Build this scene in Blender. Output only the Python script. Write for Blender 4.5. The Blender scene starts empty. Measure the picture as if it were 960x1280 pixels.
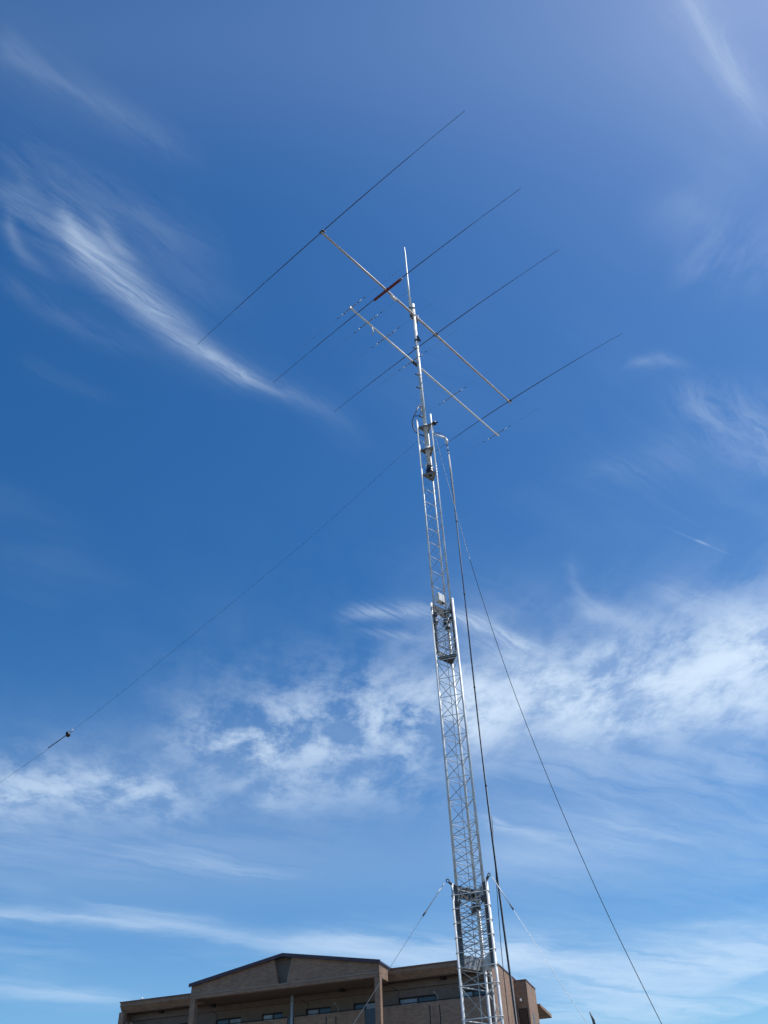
import bpy, bmesh, math, random
from mathutils import Vector, Matrix

random.seed(4)
scene = bpy.context.scene
col = scene.collection

# ------------------------------------------------------------------ camera
cam_data = bpy.data.cameras.new('camera')
cam = bpy.data.objects.new('camera', cam_data)
col.objects.link(cam)
scene.camera = cam
cam_data.sensor_fit = 'VERTICAL'
cam_data.sensor_height = 36.0
cam_data.lens = 30.15
cam_data.clip_start = 0.05
cam_data.clip_end = 6000
# looking up 40 degrees, the phone held about three degrees out of plumb
U = Vector((-66.0, 1278.0, -1072.0)).normalized()      # zenith in camera axes
Fw = Vector((0, 0, -1))
Yc = (Fw - U * Fw.dot(U)).normalized()
Xc = Yc.cross(U)
cam.matrix_world = Matrix.Translation((0, 0, 1.6)) @ Matrix((Xc, Yc, U)).to_4x4()

# ------------------------------------------------------------------ light
SUN_AZ, SUN_EL = 92.0, 62.0          # clockwise from +Y, above the horizon
SKY_STRENGTH = 0.13
sa, se = math.radians(SUN_AZ), math.radians(SUN_EL)
sun_dir = Vector((math.sin(sa) * math.cos(se), math.cos(sa) * math.cos(se), math.sin(se)))
ld = bpy.data.lights.new('sun', 'SUN')
ld.energy = 5.0
ld.angle = math.radians(0.53)
ld.color = (1.0, 0.955, 0.89)
sun = bpy.data.objects.new('sun', ld)
col.objects.link(sun)
sun.rotation_euler = (-sun_dir).to_track_quat('-Z', 'Y').to_euler()

scene.view_settings.view_transform = 'Standard'
scene.view_settings.look = 'None'
scene.view_settings.exposure = 0.0
scene.view_settings.gamma = 1.0
scene.cycles.use_adaptive_sampling = True
scene.cycles.adaptive_threshold = 0.02
scene.cycles.adaptive_min_samples = 8

# ------------------------------------------------------------------ sky
world = bpy.data.worlds.new('World')
scene.world = world
world.use_nodes = True
world.cycles.sampling_method = 'MANUAL'
world.cycles.sample_map_resolution = 128
nt = world.node_tree
nt.nodes.clear()
N, Lk = nt.nodes, nt.links


def sock(node, key, v):
    if isinstance(v, bpy.types.NodeSocket):
        Lk.new(v, node.inputs[key])
    elif v is not None:
        node.inputs[key].default_value = v


def mth(op, a, b=None, c=None, clamp=False):
    n = N.new('ShaderNodeMath')
    n.operation = op
    n.use_clamp = clamp
    sock(n, 0, a); sock(n, 1, b); sock(n, 2, c)
    return n.outputs[0]


def vmth(op, a, b=None, scale=None):
    n = N.new('ShaderNodeVectorMath')
    n.operation = op
    sock(n, 0, a); sock(n, 1, b)
    if scale is not None:
        sock(n, 3, scale)
    return n.outputs['Value'] if op in ('DOT_PRODUCT', 'LENGTH') else n.outputs['Vector']


def rng(v, a, b, c=0.0, d=1.0, kind='SMOOTHSTEP'):
    n = N.new('ShaderNodeMapRange')
    n.interpolation_type = kind
    sock(n, 'Value', v)
    n.inputs['From Min'].default_value = a
    n.inputs['From Max'].default_value = b
    n.inputs['To Min'].default_value = c
    n.inputs['To Max'].default_value = d
    return n.outputs['Result']


def nz(vec, scale, detail, rough, dist=0.0, out='Fac'):
    n = N.new('ShaderNodeTexNoise')
    n.noise_dimensions = '3D'
    sock(n, 'Vector', vec)
    n.inputs['Scale'].default_value = scale
    n.inputs['Detail'].default_value = detail
    n.inputs['Roughness'].default_value = rough
    n.inputs['Distortion'].default_value = dist
    return n.outputs[out]


sky = N.new('ShaderNodeTexSky')
sky.sky_type = 'NISHITA'
sky.sun_disc = False
sky.sun_elevation = se
sky.sun_rotation = sa
sky.altitude = 0
sky.air_density = 1.0
sky.dust_density = 0.6
sky.ozone_density = 2.2

# a thin high cloud layer: where a view direction pierces a plane one unit up
tc = N.new('ShaderNodeTexCoord')
sep = N.new('ShaderNodeSeparateXYZ')
Lk.new(tc.outputs['Generated'], sep.inputs[0])
zz = mth('MAXIMUM', sep.outputs[2], 0.03)
cmb = N.new('ShaderNodeCombineXYZ')
Lk.new(mth('DIVIDE', sep.outputs[0], zz), cmb.inputs[0])
Lk.new(mth('DIVIDE', sep.outputs[1], zz), cmb.inputs[1])
P0 = cmb.outputs[0]
wv = nz(P0, 3.2, 5, 0.62, out='Color')
wv2 = vmth('SUBTRACT', wv, (0.5, 0.5, 0.5))
rad = mth('MULTIPLY', vmth('LENGTH', P0), 0.062)          # stronger warp far away
P1 = vmth('ADD', P0, vmth('SCALE', wv2, None, rad))


def rotated(vec, deg, sx, sy, oz=0.0):
    c, s = math.cos(math.radians(deg)), math.sin(math.radians(deg))
    a = vmth('DOT_PRODUCT', vec, (c * sx, s * sx, 0))
    b = vmth('DOT_PRODUCT', vec, (-s * sy, c * sy, 0))
    n = N.new('ShaderNodeCombineXYZ')
    Lk.new(a, n.inputs[0]); Lk.new(b, n.inputs[1]); n.inputs[2].default_value = oz
    return n.outputs[0]


streak_a = rng(nz(rotated(P1, 50, 6.5, 30.0, 1.3), 1.0, 8, 0.68, 0.6), 0.24, 0.72)
streak_b = rng(nz(rotated(P1, 38, 1.9, 11.0, 6.1), 1.0, 7, 0.6, 0.5), 0.28, 0.74)
P2 = vmth('ADD', P0, vmth('SCALE', wv2, None, mth('MULTIPLY', rad, 0.35)))
puff = rng(nz(rotated(P2, 8, 1.0, 0.62, 3.7), 7.4, 10, 0.65, 0.15), 0.35, 0.68)
streak_c = rng(nz(rotated(P1, 40, 0.8, 3.0, 9.2), 1.0, 6, 0.58, 0.3), 0.24, 0.72)
fine = rng(nz(rotated(P1, 46, 6.0, 42.0, 2.2), 1.0, 7, 0.66, 0.7), 0.26, 0.72, 0.15, 1.0)
fields = {0: None, 1: streak_a, 2: streak_b, 3: puff, 4: streak_c, 5: fine}

# cloud streaks on that layer: x, y, heading, length, width at start, at end, bow, amount, fade in, fade out, texture
STREAKS = [
    ('A1', -0.4002, 0.5688, 53.8509, 0.2681, 0.0277, 0.0181, 0.0177, 0.72, 0.3, 0.4, 5),
    ('A2', -0.3285, 0.714, 43.9203, 0.3264, 0.0179, 0.0126, 0.0154, 0.5, 0.35, 0.5, 5),
    ('A2b', -0.1946, 0.8537, 44.4173, 0.261, 0.0226, 0.0217, -0.0102, 0.08, 0.3, 0.6, 1),
    ('A5', -0.3902, 0.5328, 77.1428, 0.1269, 0.0065, 0.0154, 0.0049, 0.25, 0.4, 0.5, 1),
    ('A5b', -0.3554, 0.5636, 69.0647, 0.1371, 0.0136, 0.0148, -0.0007, 0.22, 0.4, 0.5, 1),
    ('A3', -0.4754, 0.525, 42.9386, 0.1573, 0.0286, 0.0308, 0.0011, 0.17, 0.3, 0.4, 1),
    ('A4', -0.4468, 0.5476, 72.8393, 0.1555, 0.0068, 0.0139, 0.0333, 0.12, 0.3, 0.5, 5),
    ('A6', -0.3292, 0.5596, 46.8216, 0.2688, 0.0422, 0.0294, 0.022, 0.05, 0.4, 0.5, 1),
    ('A7', -0.3441, 0.6893, 45.3935, 0.3237, 0.0432, 0.0311, 0.0193, 0.09, 0.4, 0.5, 1),
    ('B', -0.4613, 0.4661, 31.8348, 0.3739, 0.0434, 0.0275, 0.015, 0.09, 0.2, 0.5, 1),
    ('C', -0.3997, 0.3562, 38.4949, 0.2984, 0.0225, 0.0217, 0.0072, 0.08, 0.1, 0.5, 1),
    ('C2', -0.4074, 0.376, 33.9552, 0.1992, 0.0086, 0.0083, -0.0071, 0.05, 0.1, 0.5, 5),
    ('D1', -0.5089, 0.6354, 42.1353, 0.2849, 0.0271, 0.0184, 0.0206, 0.06, 0.2, 0.5, 1),
    ('D2', -0.5284, 0.7739, 38.2975, 0.2224, 0.0189, 0.0171, 0.022, 0.03, 0.3, 0.5, 1),
    ('V3', -0.4851, 0.3561, 3.6732, 1.0547, 0.105, 0.1284, 0.0083, 0.05, 0.1, 0.1, 0),
    ('E1', 0.3286, 0.3253, 48.4141, 0.3128, 0.0092, 0.0221, 0.0074, 0.3, 0.15, 0.65, 5),
    ('E2', 0.2936, 0.3165, 50.805, 0.3913, 0.05, 0.0722, -0.0031, 0.1, 0.2, 0.4, 2),
    ('F1', 0.3259, 0.5853, 18.9871, 0.2555, 0.0307, 0.0542, 0.0088, 0.1, 0.4, 0.2, 3),
    ('F2', 0.4008, 0.6959, 3.4201, 0.1796, 0.0355, 0.046, 0.0065, 0.16, 0.4, 0.2, 3),
    ('G1', 0.3686, 0.8885, 3.8533, 0.1386, 0.0097, 0.0162, -0.017, 0.19, 0.3, 0.6, 2),
    ('G2', 0.4326, 0.8993, 38.468, 0.3914, 0.0285, 0.0739, -0.0163, 0.28, 0.4, 0.2, 1),
    ('H0', 0.298, 1.13, -5.8591, 0.2895, 0.043, 0.0551, -0.0092, 0.1, 0.5, 0.4, 2),
    ('H1', 0.5014, 1.2622, 33.0875, 0.2543, 0.0019, 0.002, 0.0004, 0.07, 0.5, 0.4, 0),
    ('H2', 0.5924, 1.3208, 33.0459, 0.0533, 0.0025, 0.002, 0.0008, 0.22, 0.4, 0.5, 0),
    ('I1', 0.3603, 1.3189, 62.0889, 0.4398, 0.0079, 0.0263, 0.053, 0.13, 0.3, 0.5, 5),
    ('I2', 0.3557, 1.4809, 43.9666, 0.4456, 0.0343, 0.034, -0.0095, 0.32, 0.3, 0.5, 2),
    ('I3', 0.5106, 1.424, 36.4291, 0.5065, 0.0296, 0.0719, 0.0192, 0.4, 0.4, 0.2, 2),
    ('J1', -0.13, 1.5321, 2.6008, 0.2551, 0.0278, 0.031, -0.0245, 0.42, 0.4, 0.3, 5),
    ('J2', 0.0567, 1.5128, 34.7606, 0.4333, 0.0263, 0.0174, -0.0172, 0.7, 0.3, 0.45, 5),
    ('J4', 0.1265, 1.614, 31.58, 0.3604, 0.0287, 0.0309, -0.0014, 0.2, 0.4, 0.4, 5),
    ('J3', -0.0993, 1.5792, 16.6232, 0.2741, 0.0189, 0.026, 0.0081, 0.26, 0.4, 0.5, 5),
    ('K0a', -1.3535, 2.4352, -11.2283, 1.5434, 0.3331, 0.3417, 0.0193, 0.13, 0.1, 0.2, 0),
    ('K0b', -0.0289, 2.0655, -6.9944, 1.1222, 0.3061, 0.3549, -0.0193, 0.34, 0.25, 0.1, 0),
    ('K1', -1.2849, 2.3835, 14.0867, 0.8469, 0.208, 0.1821, -0.1332, 0.75, 0.1, 0.4, 3),
    ('K2', -0.6456, 2.2136, -14.5906, 0.9727, 0.1698, 0.235, -0.0416, 1.15, 0.3, 0.15, 3),
    ('K2b', -0.5711, 2.5105, -12.3144, 0.7787, 0.1746, 0.2217, -0.0018, 0.35, 0.3, 0.2, 3),
    ('K3', 0.0947, 1.9464, -10.8247, 0.8768, 0.1778, 0.2155, 0.0206, 1.3, 0.15, 0.1, 3),
    ('K3b', 0.2628, 2.0758, -5.1812, 0.7723, 0.1406, 0.2018, 0.0224, 0.55, 0.3, 0.1, 3),
    ('K4', 0.7024, 1.6696, 1.4383, 0.2355, 0.1166, 0.1376, 0.0429, 0.5, 0.4, 0.1, 3),
    ('K5', 0.1427, 2.2845, 7.0069, 1.0342, 0.266, 0.3334, 0.0551, 0.18, 0.3, 0.1, 2),
    ('V1', -1.6603, 3.0148, 0.7177, 3.2155, 0.4988, 0.6361, 0.0744, 0.13, 0.1, 0.1, 0),
    ('V2', -2.2457, 4.3201, 12.6321, 4.8016, 1.1393, 1.3967, 0.1827, 0.04, 0.1, 0.1, 0),
    ('V4', 0.2629, 2.8675, -2.4424, 1.1762, 0.5388, 0.6921, 0.0253, 0.12, 0.3, 0.1, 2),
    ('V5', -1.445, 2.7646, 2.7605, 1.4975, 0.2916, 0.3732, -0.0076, 0.07, 0.1, 0.3, 2),
    ('M4', -1.713, 3.5528, 33.4755, 0.8924, 0.0786, 0.0624, -0.1905, 0.22, 0.1, 0.5, 2),
    ('M5', -1.316, 3.3054, 33.3167, 0.8775, 0.0772, 0.0646, 0.0597, 0.16, 0.3, 0.5, 2),
    ('L1', 0.225, 2.6185, 48.9764, 0.6085, 0.0395, 0.0348, 0.0425, 0.34, 0.3, 0.5, 2),
    ('L2', 0.6068, 2.7721, 36.7836, 0.5991, 0.0314, 0.0345, 0.019, 0.22, 0.3, 0.5, 2),
    ('L3', -1.1037, 2.9105, 29.4993, 0.9094, 0.127, 0.071, -0.0783, 0.28, 0.3, 0.4, 2),
    ('L4', 0.1664, 3.2665, -11.7582, 0.9668, 0.5583, 0.5306, -0.0318, 0.2, 0.3, 0.3, 4),
    ('M1', -1.6631, 3.4297, 29.6952, 0.9871, 0.1071, 0.0955, -0.0175, 0.34, 0.1, 0.5, 4),
    ('M2', -1.2269, 3.4022, 48.7616, 1.356, 0.0894, 0.1554, 0.0269, 0.38, 0.3, 0.4, 4),
    ('M3', -0.7147, 3.9884, 38.7146, 1.4978, 0.1591, 0.4661, -0.1409, 0.8, 0.35, 0.2, 4),
    ('N1', -2.15, 4.6305, 47.7536, 1.0587, 0.2251, 0.1838, -0.0909, 0.42, 0.1, 0.5, 4),
    ('O1', 0.1989, 4.6139, 12.0865, 1.8941, 0.4786, 0.7622, 0.089, 0.85, 0.2, 0.1, 4),
    ('O2', 0.5785, 5.4408, 20.2923, 1.973, 0.5955, 0.662, 0.3869, 0.55, 0.3, 0.1, 4),
    ('O3', 1.1435, 4.1109, 23.6769, 0.7727, 0.078, 0.1422, 0.0077, 0.35, 0.3, 0.1, 4),
]
def vn(op, a, b=None, c=None):
    n = N.new('ShaderNodeVectorMath')
    n.operation = op
    sock(n, 0, a); sock(n, 1, b); sock(n, 2, c)
    return n.outputs['Value'] if op == 'DOT_PRODUCT' else n.outputs['Vector']


def vstep(v, lo, hi, c, d):
    n = N.new('ShaderNodeMapRange')
    n.data_type = 'FLOAT_VECTOR'
    n.interpolation_type = 'SMOOTHSTEP'
    for k_, x_ in (('Vector', v), ('From_Min_FLOAT3', lo), ('From_Max_FLOAT3', hi), ('To_Min_FLOAT3', c), ('To_Max_FLOAT3', d)):
        inp = [i for i in n.inputs if i.identifier == k_][0]
        if isinstance(x_, bpy.types.NodeSocket):
            Lk.new(x_, inp)
        else:
            inp.default_value = x_
    return n.outputs['Vector']


sp1 = N.new('ShaderNodeSeparateXYZ')
Lk.new(P1, sp1.inputs[0])
px_, py_ = sp1.outputs[0], sp1.outputs[1]
warped = (px_, py_)
sp0 = N.new('ShaderNodeSeparateXYZ')
Lk.new(P0, sp0.inputs[0])
sums = {}
byfield = {}
for st in STREAKS:
    byfield.setdefault(st[11], []).append(st)
# three streaks at a time, one in each vector component
for fld, sts in byfield.items():
    px_, py_ = warped if fld else (sp0.outputs[0], sp0.outputs[1])
    while len(sts) % 3:
        sts.append(('pad', 0, -9, 0, 1, .1, .1, 0, 0, .1, .1, fld))
    for i in range(0, len(sts), 3):
        tr = sts[i:i + 3]
        cs = [(math.cos(math.radians(q[3])), math.sin(math.radians(q[3]))) for q in tr]
        V = lambda f: tuple(f(q, c_) for q, c_ in zip(tr, cs))
        s = vn('MULTIPLY_ADD', py_, V(lambda q, c_: c_[1] / q[4]), V(lambda q, c_: -(q[1] * c_[0] + q[2] * c_[1]) / q[4]))
        s = vn('MULTIPLY_ADD', px_, V(lambda q, c_: c_[0] / q[4]), s)
        t = vn('MULTIPLY_ADD', py_, V(lambda q, c_: c_[0]), V(lambda q, c_: q[1] * c_[1] - q[2] * c_[0]))
        t = vn('MULTIPLY_ADD', px_, V(lambda q, c_: -c_[1]), t)
        ss = vn('MULTIPLY', s, vn('SUBTRACT', (1, 1, 1), s))
        tcn = vn('MULTIPLY_ADD', ss, V(lambda q, c_: -4 * q[7]), t)
        wd = vn('MULTIPLY_ADD', s, V(lambda q, c_: q[6] - q[5]), V(lambda q, c_: q[5]))
        wd = vn('MAXIMUM', wd, V(lambda q, c_: min(q[5], q[6]) * 0.5))
        tn = vn('DIVIDE', tcn, wd)
        q1 = vn('MULTIPLY_ADD', vn('MULTIPLY', tn, tn), (0.4, 0.4, 0.4), (1, 1, 1))
        q3 = vn('MULTIPLY', vn('MULTIPLY', q1, q1), q1)
        fa = vstep(s, (0, 0, 0), V(lambda q, c_: q[9]), (0, 0, 0), V(lambda q, c_: q[8]))
        fb = vstep(s, V(lambda q, c_: 1 - q[10]), (1, 1, 1), (1, 1, 1), (0, 0, 0))
        m = vn('DOT_PRODUCT', vn('DIVIDE', vn('MULTIPLY', fa, fb), q3), (1, 1, 1))
        sums[fld] = m if fld not in sums else mth('ADD', sums[fld], m)
parts = []
for fld, m in sums.items():
    parts.append(m if fields[fld] is None else mth('MULTIPLY', m, fields[fld]))
# a light scatter of the same cirrus over the whole sky
cover = rng(nz(P0, 0.9, 3, 0.5), 0.48, 0.75)
parts.append(mth('MULTIPLY', mth('MULTIPLY', cover, streak_b), 0.16))
dens = parts[0]
for p_ in parts[1:]:
    dens = mth('ADD', dens, p_)
alpha = mth('SUBTRACT', 1.0, mth('EXPONENT', mth('MULTIPLY', dens, -1.0)))
alpha = mth('MULTIPLY', alpha, rng(sep.outputs[2], 0.0, 0.08))

hs = N.new('ShaderNodeHueSaturation')
hs.inputs['Saturation'].default_value = 1.35
hs.inputs['Hue'].default_value = 0.499
hs.inputs['Value'].default_value = 1.0
Lk.new(sky.outputs[0], hs.inputs['Color'])
mix = N.new('ShaderNodeMix')
mix.data_type = 'RGBA'
Lk.new(alpha, mix.inputs[0])
gm = N.new('ShaderNodeGamma')          # contrasty camera response of the clear sky
gm.inputs['Gamma'].default_value = 1.15
Lk.new(hs.outputs[0], gm.inputs['Color'])
sky_col = vmth('MULTIPLY', gm.outputs[0], (0.86, 0.855, 0.825))
Lk.new(sky_col, mix.inputs[6])
mix.inputs[7].default_value = (5.9, 7.0, 8.2, 1)
bg = N.new('ShaderNodeBackground')
bg.inputs['Strength'].default_value = SKY_STRENGTH
Lk.new(mix.outputs[2], bg.inputs['Color'])
wo = N.new('ShaderNodeOutputWorld')
Lk.new(bg.outputs[0], wo.inputs['Surface'])

# ------------------------------------------------------------------ helpers
def material(name, base, rough=0.6, metal=0.0, var=0.12, scale=6.0, bump=0.0, bscale=40.0, spec=0.5, tint=None, detail=4):
    m = bpy.data.materials.new(name)
    m.use_nodes = True
    t = m.node_tree
    p = t.nodes['Principled BSDF']
    p.inputs['Roughness'].default_value = rough
    p.inputs['Metallic'].default_value = metal
    p.inputs['Specular IOR Level'].default_value = spec
    co = t.nodes.new('ShaderNodeTexCoord')
    n = t.nodes.new('ShaderNodeTexNoise')
    n.inputs['Scale'].default_value = scale
    n.inputs['Detail'].default_value = detail
    t.links.new(co.outputs['Object'], n.inputs['Vector'])
    r = t.nodes.new('ShaderNodeValToRGB')
    r.color_ramp.elements[0].position = 0.3
    r.color_ramp.elements[1].position = 0.7
    lo = [max(0, c * (1 - var)) for c in base]
    hi = [min(1, c * (1 + var)) for c in (tint or base)]
    r.color_ramp.elements[0].color = (*lo, 1)
    r.color_ramp.elements[1].color = (*hi, 1)
    t.links.new(n.outputs['Fac'], r.inputs[0])
    t.links.new(r.outputs[0], p.inputs['Base Color'])
    if bump:
        n2 = t.nodes.new('ShaderNodeTexNoise')
        n2.inputs['Scale'].default_value = bscale
        n2.inputs['Detail'].default_value = 5
        t.links.new(co.outputs['Object'], n2.inputs['Vector'])
        b = t.nodes.new('ShaderNodeBump')
        b.inputs['Strength'].default_value = bump
        b.inputs['Distance'].default_value = 0.02
        t.links.new(n2.outputs['Fac'], b.inputs['Height'])
        t.links.new(b.outputs[0], p.inputs['Normal'])
    return m


def tile_material(name, c1, c2, mortar):
    """small facing tiles laid in courses"""
    m = bpy.data.materials.new(name)
    m.use_nodes = True
    t = m.node_tree
    p = t.nodes['Principled BSDF']
    p.inputs['Roughness'].default_value = 0.72
    co = t.nodes.new('ShaderNodeTexCoord')
    sp = t.nodes.new('ShaderNodeSeparateXYZ')
    t.links.new(co.outputs['Object'], sp.inputs[0])
    ad = t.nodes.new('ShaderNodeMath'); ad.operation = 'ADD'
    t.links.new(sp.outputs[0], ad.inputs[0]); t.links.new(sp.outputs[1], ad.inputs[1])
    cb = t.nodes.new('ShaderNodeCombineXYZ')
    t.links.new(ad.outputs[0], cb.inputs[0]); t.links.new(sp.outputs[2], cb.inputs[1])
    br = t.nodes.new('ShaderNodeTexBrick')
    br.inputs['Scale'].default_value = 1.0
    br.inputs['Brick Width'].default_value = 0.23
    br.inputs['Row Height'].default_value = 0.068
    br.inputs['Mortar Size'].default_value = 0.006
    br.inputs['Color1'].default_value = (*c1, 1)
    br.inputs['Color2'].default_value = (*c2, 1)
    br.inputs['Mortar'].default_value = (*mortar, 1)
    t.links.new(cb.outputs[0], br.inputs['Vector'])
    n = t.nodes.new('ShaderNodeTexNoise')
    n.inputs['Scale'].default_value = 0.9
    n.inputs['Detail'].default_value = 8
    n.inputs['Roughness'].default_value = 0.7
    t.links.new(co.outputs['Object'], n.inputs['Vector'])
    mr = t.nodes.new('ShaderNodeMapRange')
    mr.inputs['From Min'].default_value = 0.25
    mr.inputs['From Max'].default_value = 0.75
    mr.inputs['To Min'].default_value = 0.78
    mr.inputs['To Max'].default_value = 1.18
    t.links.new(n.outputs['Fac'], mr.inputs['Value'])
    mx = t.nodes.new('ShaderNodeVectorMath'); mx.operation = 'SCALE'
    mp_ = t.nodes.new('ShaderNodeMapping')
    mp_.inputs['Scale'].default_value = (2.4, 2.4, 0.3)
    t.links.new(co.outputs['Object'], mp_.inputs[0])
    n3 = t.nodes.new('ShaderNodeTexNoise')
    n3.inputs['Scale'].default_value = 1.0
    n3.inputs['Detail'].default_value = 5
    t.links.new(mp_.outputs[0], n3.inputs['Vector'])
    mr3 = t.nodes.new('ShaderNodeMapRange')
    mr3.inputs['From Min'].default_value = 0.5
    mr3.inputs['From Max'].default_value = 0.75
    mr3.inputs['To Min'].default_value = 1.0
    mr3.inputs['To Max'].default_value = 0.82
    t.links.new(n3.outputs['Fac'], mr3.inputs['Value'])
    mm = t.nodes.new('ShaderNodeMath'); mm.operation = 'MULTIPLY'
    t.links.new(mr.outputs[0], mm.inputs[0]); t.links.new(mr3.outputs[0], mm.inputs[1])
    t.links.new(br.outputs['Color'], mx.inputs[0]); t.links.new(mm.outputs[0], mx.inputs[3])
    t.links.new(mx.outputs[0], p.inputs['Base Color'])
    b = t.nodes.new('ShaderNodeBump')
    b.inputs['Strength'].default_value = 0.5
    b.inputs['Distance'].default_value = 0.006
    b.invert = True
    t.links.new(br.outputs['Fac'], b.inputs['Height'])
    t.links.new(b.outputs[0], p.inputs['Normal'])
    return m


M = {
    'galv': material('galvanised_steel', (0.66, 0.68, 0.685), 0.48, 0.08, 0.32, 3.0, detail=8),
    'galv_dull': material('weathered_zinc', (0.30, 0.32, 0.33), 0.6, 0.1, 0.25, 7),
    'galv_dark': material('dark_steel', (0.09, 0.095, 0.10), 0.55, 0.2, 0.3, 20),
    'alu': material('aluminium_tube', (0.70, 0.69, 0.68), 0.45, 0.1, 0.1, 8),
    'boom': material('brownish_aluminium', (0.60, 0.54, 0.52), 0.45, 0.1, 0.15, 6),
    'element': material('shade_toned_element_tube', (0.075, 0.05, 0.055), 0.55, 0.1, 0.2, 5),  # aluminium tubes, their shaded undersides put into a dark base colour
    'cream': material('pale_boom_tube', (0.88, 0.88, 0.83), 0.45, 0.0, 0.08, 6),
    'ochre': material('ochre_clamp', (0.32, 0.24, 0.09), 0.55, 0.0, 0.2, 12),
    'thin': material('thin_rod', (0.30, 0.29, 0.30), 0.45, 0.2, 0.1, 6),
    'red': material('dark_red_tube', (0.20, 0.022, 0.022), 0.5, 0.0, 0.2, 9),
    'black': material('black_rubber', (0.012, 0.012, 0.014), 0.5, 0.0, 0.2, 12),
    'black_gloss': material('black_paint', (0.014, 0.014, 0.016), 0.28, 0.0, 0.2, 12),
    'white': material('white_plastic', (0.80, 0.80, 0.77), 0.4, 0.0, 0.05, 8),
    'rope': material('pale_rope', (0.62, 0.64, 0.66), 0.7, 0.0, 0.12, 30),
    'steel_wire': material('steel_wire', (0.36, 0.37, 0.38), 0.45, 0.4, 0.1, 10),
    'wire_dark': material('dark_wire', (0.03, 0.03, 0.035), 0.6, 0.0, 0.1, 10),
    'tile': tile_material('brown_facing_tile', (0.27, 0.165, 0.108), (0.37, 0.228, 0.15), (0.20, 0.155, 0.125)),
    'render': material('grey_brown_render', (0.205, 0.155, 0.128), 0.85, 0, 0.1, 3, 0.25, 60),
    'soffit': material('soffit_board', (0.18, 0.128, 0.10), 0.85, 0, 0.1, 1.5, 0.2, 40),
    'coping': material('plum_metal_coping', (0.062, 0.040, 0.062), 0.42, 0.2, 0.15, 3),
    'coping_red': material('red_brown_coping', (0.165, 0.085, 0.075), 0.5, 0.1, 0.15, 3),
    'bronze': material('dark_bronze_frame', (0.018, 0.017, 0.018), 0.4, 0.3, 0.15, 8),
    'curtain': material('pale_curtain_pane', (0.36, 0.42, 0.50), 0.25, 0, 0.25, 3),
    'dark_glass': material('dark_pane', (0.012, 0.015, 0.022), 0.06, 0, 0.1, 2, spec=0.7),
    'smoked': material('smoked_panel', (0.03, 0.04, 0.06), 0.2, 0, 0.15, 2),
    'cladding': material('dark_cladding', (0.14, 0.115, 0.10), 0.7, 0, 0.15, 2),
    'ledge': material('pale_ledge', (0.31, 0.25, 0.21), 0.8, 0, 0.1, 3),
    'pipe': material('pale_downpipe', (0.46, 0.52, 0.58), 0.45, 0, 0.08, 4),
    'concrete': material('concrete', (0.34, 0.33, 0.31), 0.9, 0, 0.18, 2, 0.4, 30),
    'ground': material('pale_gravel', (0.075, 0.072, 0.062), 0.95, 0, 0.3, 0.35, 0.8, 6, tint=(0.10, 0.095, 0.085), detail=10),
    'asphalt': material('asphalt', (0.05, 0.05, 0.052), 0.9, 0, 0.2, 3, 0.5, 60),
}


def link(name, me, mat, parent=None, smooth=False):
    if me.materials:
        pass
    else:
        me.materials.append(M[mat])
    o = bpy.data.objects.new(name, me)
    col.objects.link(o)
    if parent is not None:
        o.parent = parent
    if smooth:
        me.polygons.foreach_set('use_smooth', [True] * len(me.polygons))
        me.update()
    return o


def again(o, parent, loc=None, rotz=None):
    c = o.copy()
    col.objects.link(c)
    c.parent = parent
    if loc is not None:
        c.location = loc
    if rotz is not None:
        c.rotation_euler = (0, 0, rotz)
    return c


def thing(name, label, cat, loc=(0, 0, 0), rotz=0.0, group=None):
    o = bpy.data.objects.new(name, None)
    o.empty_display_size = 0.2
    col.objects.link(o)
    o.location = loc
    o.rotation_euler = (0, 0, rotz)
    return tag(o, label, cat, group)


def tag(o, label, cat, group=None):
    o['label'] = label
    o['category'] = cat
    if group:
        o['group'] = group
    return o


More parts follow.
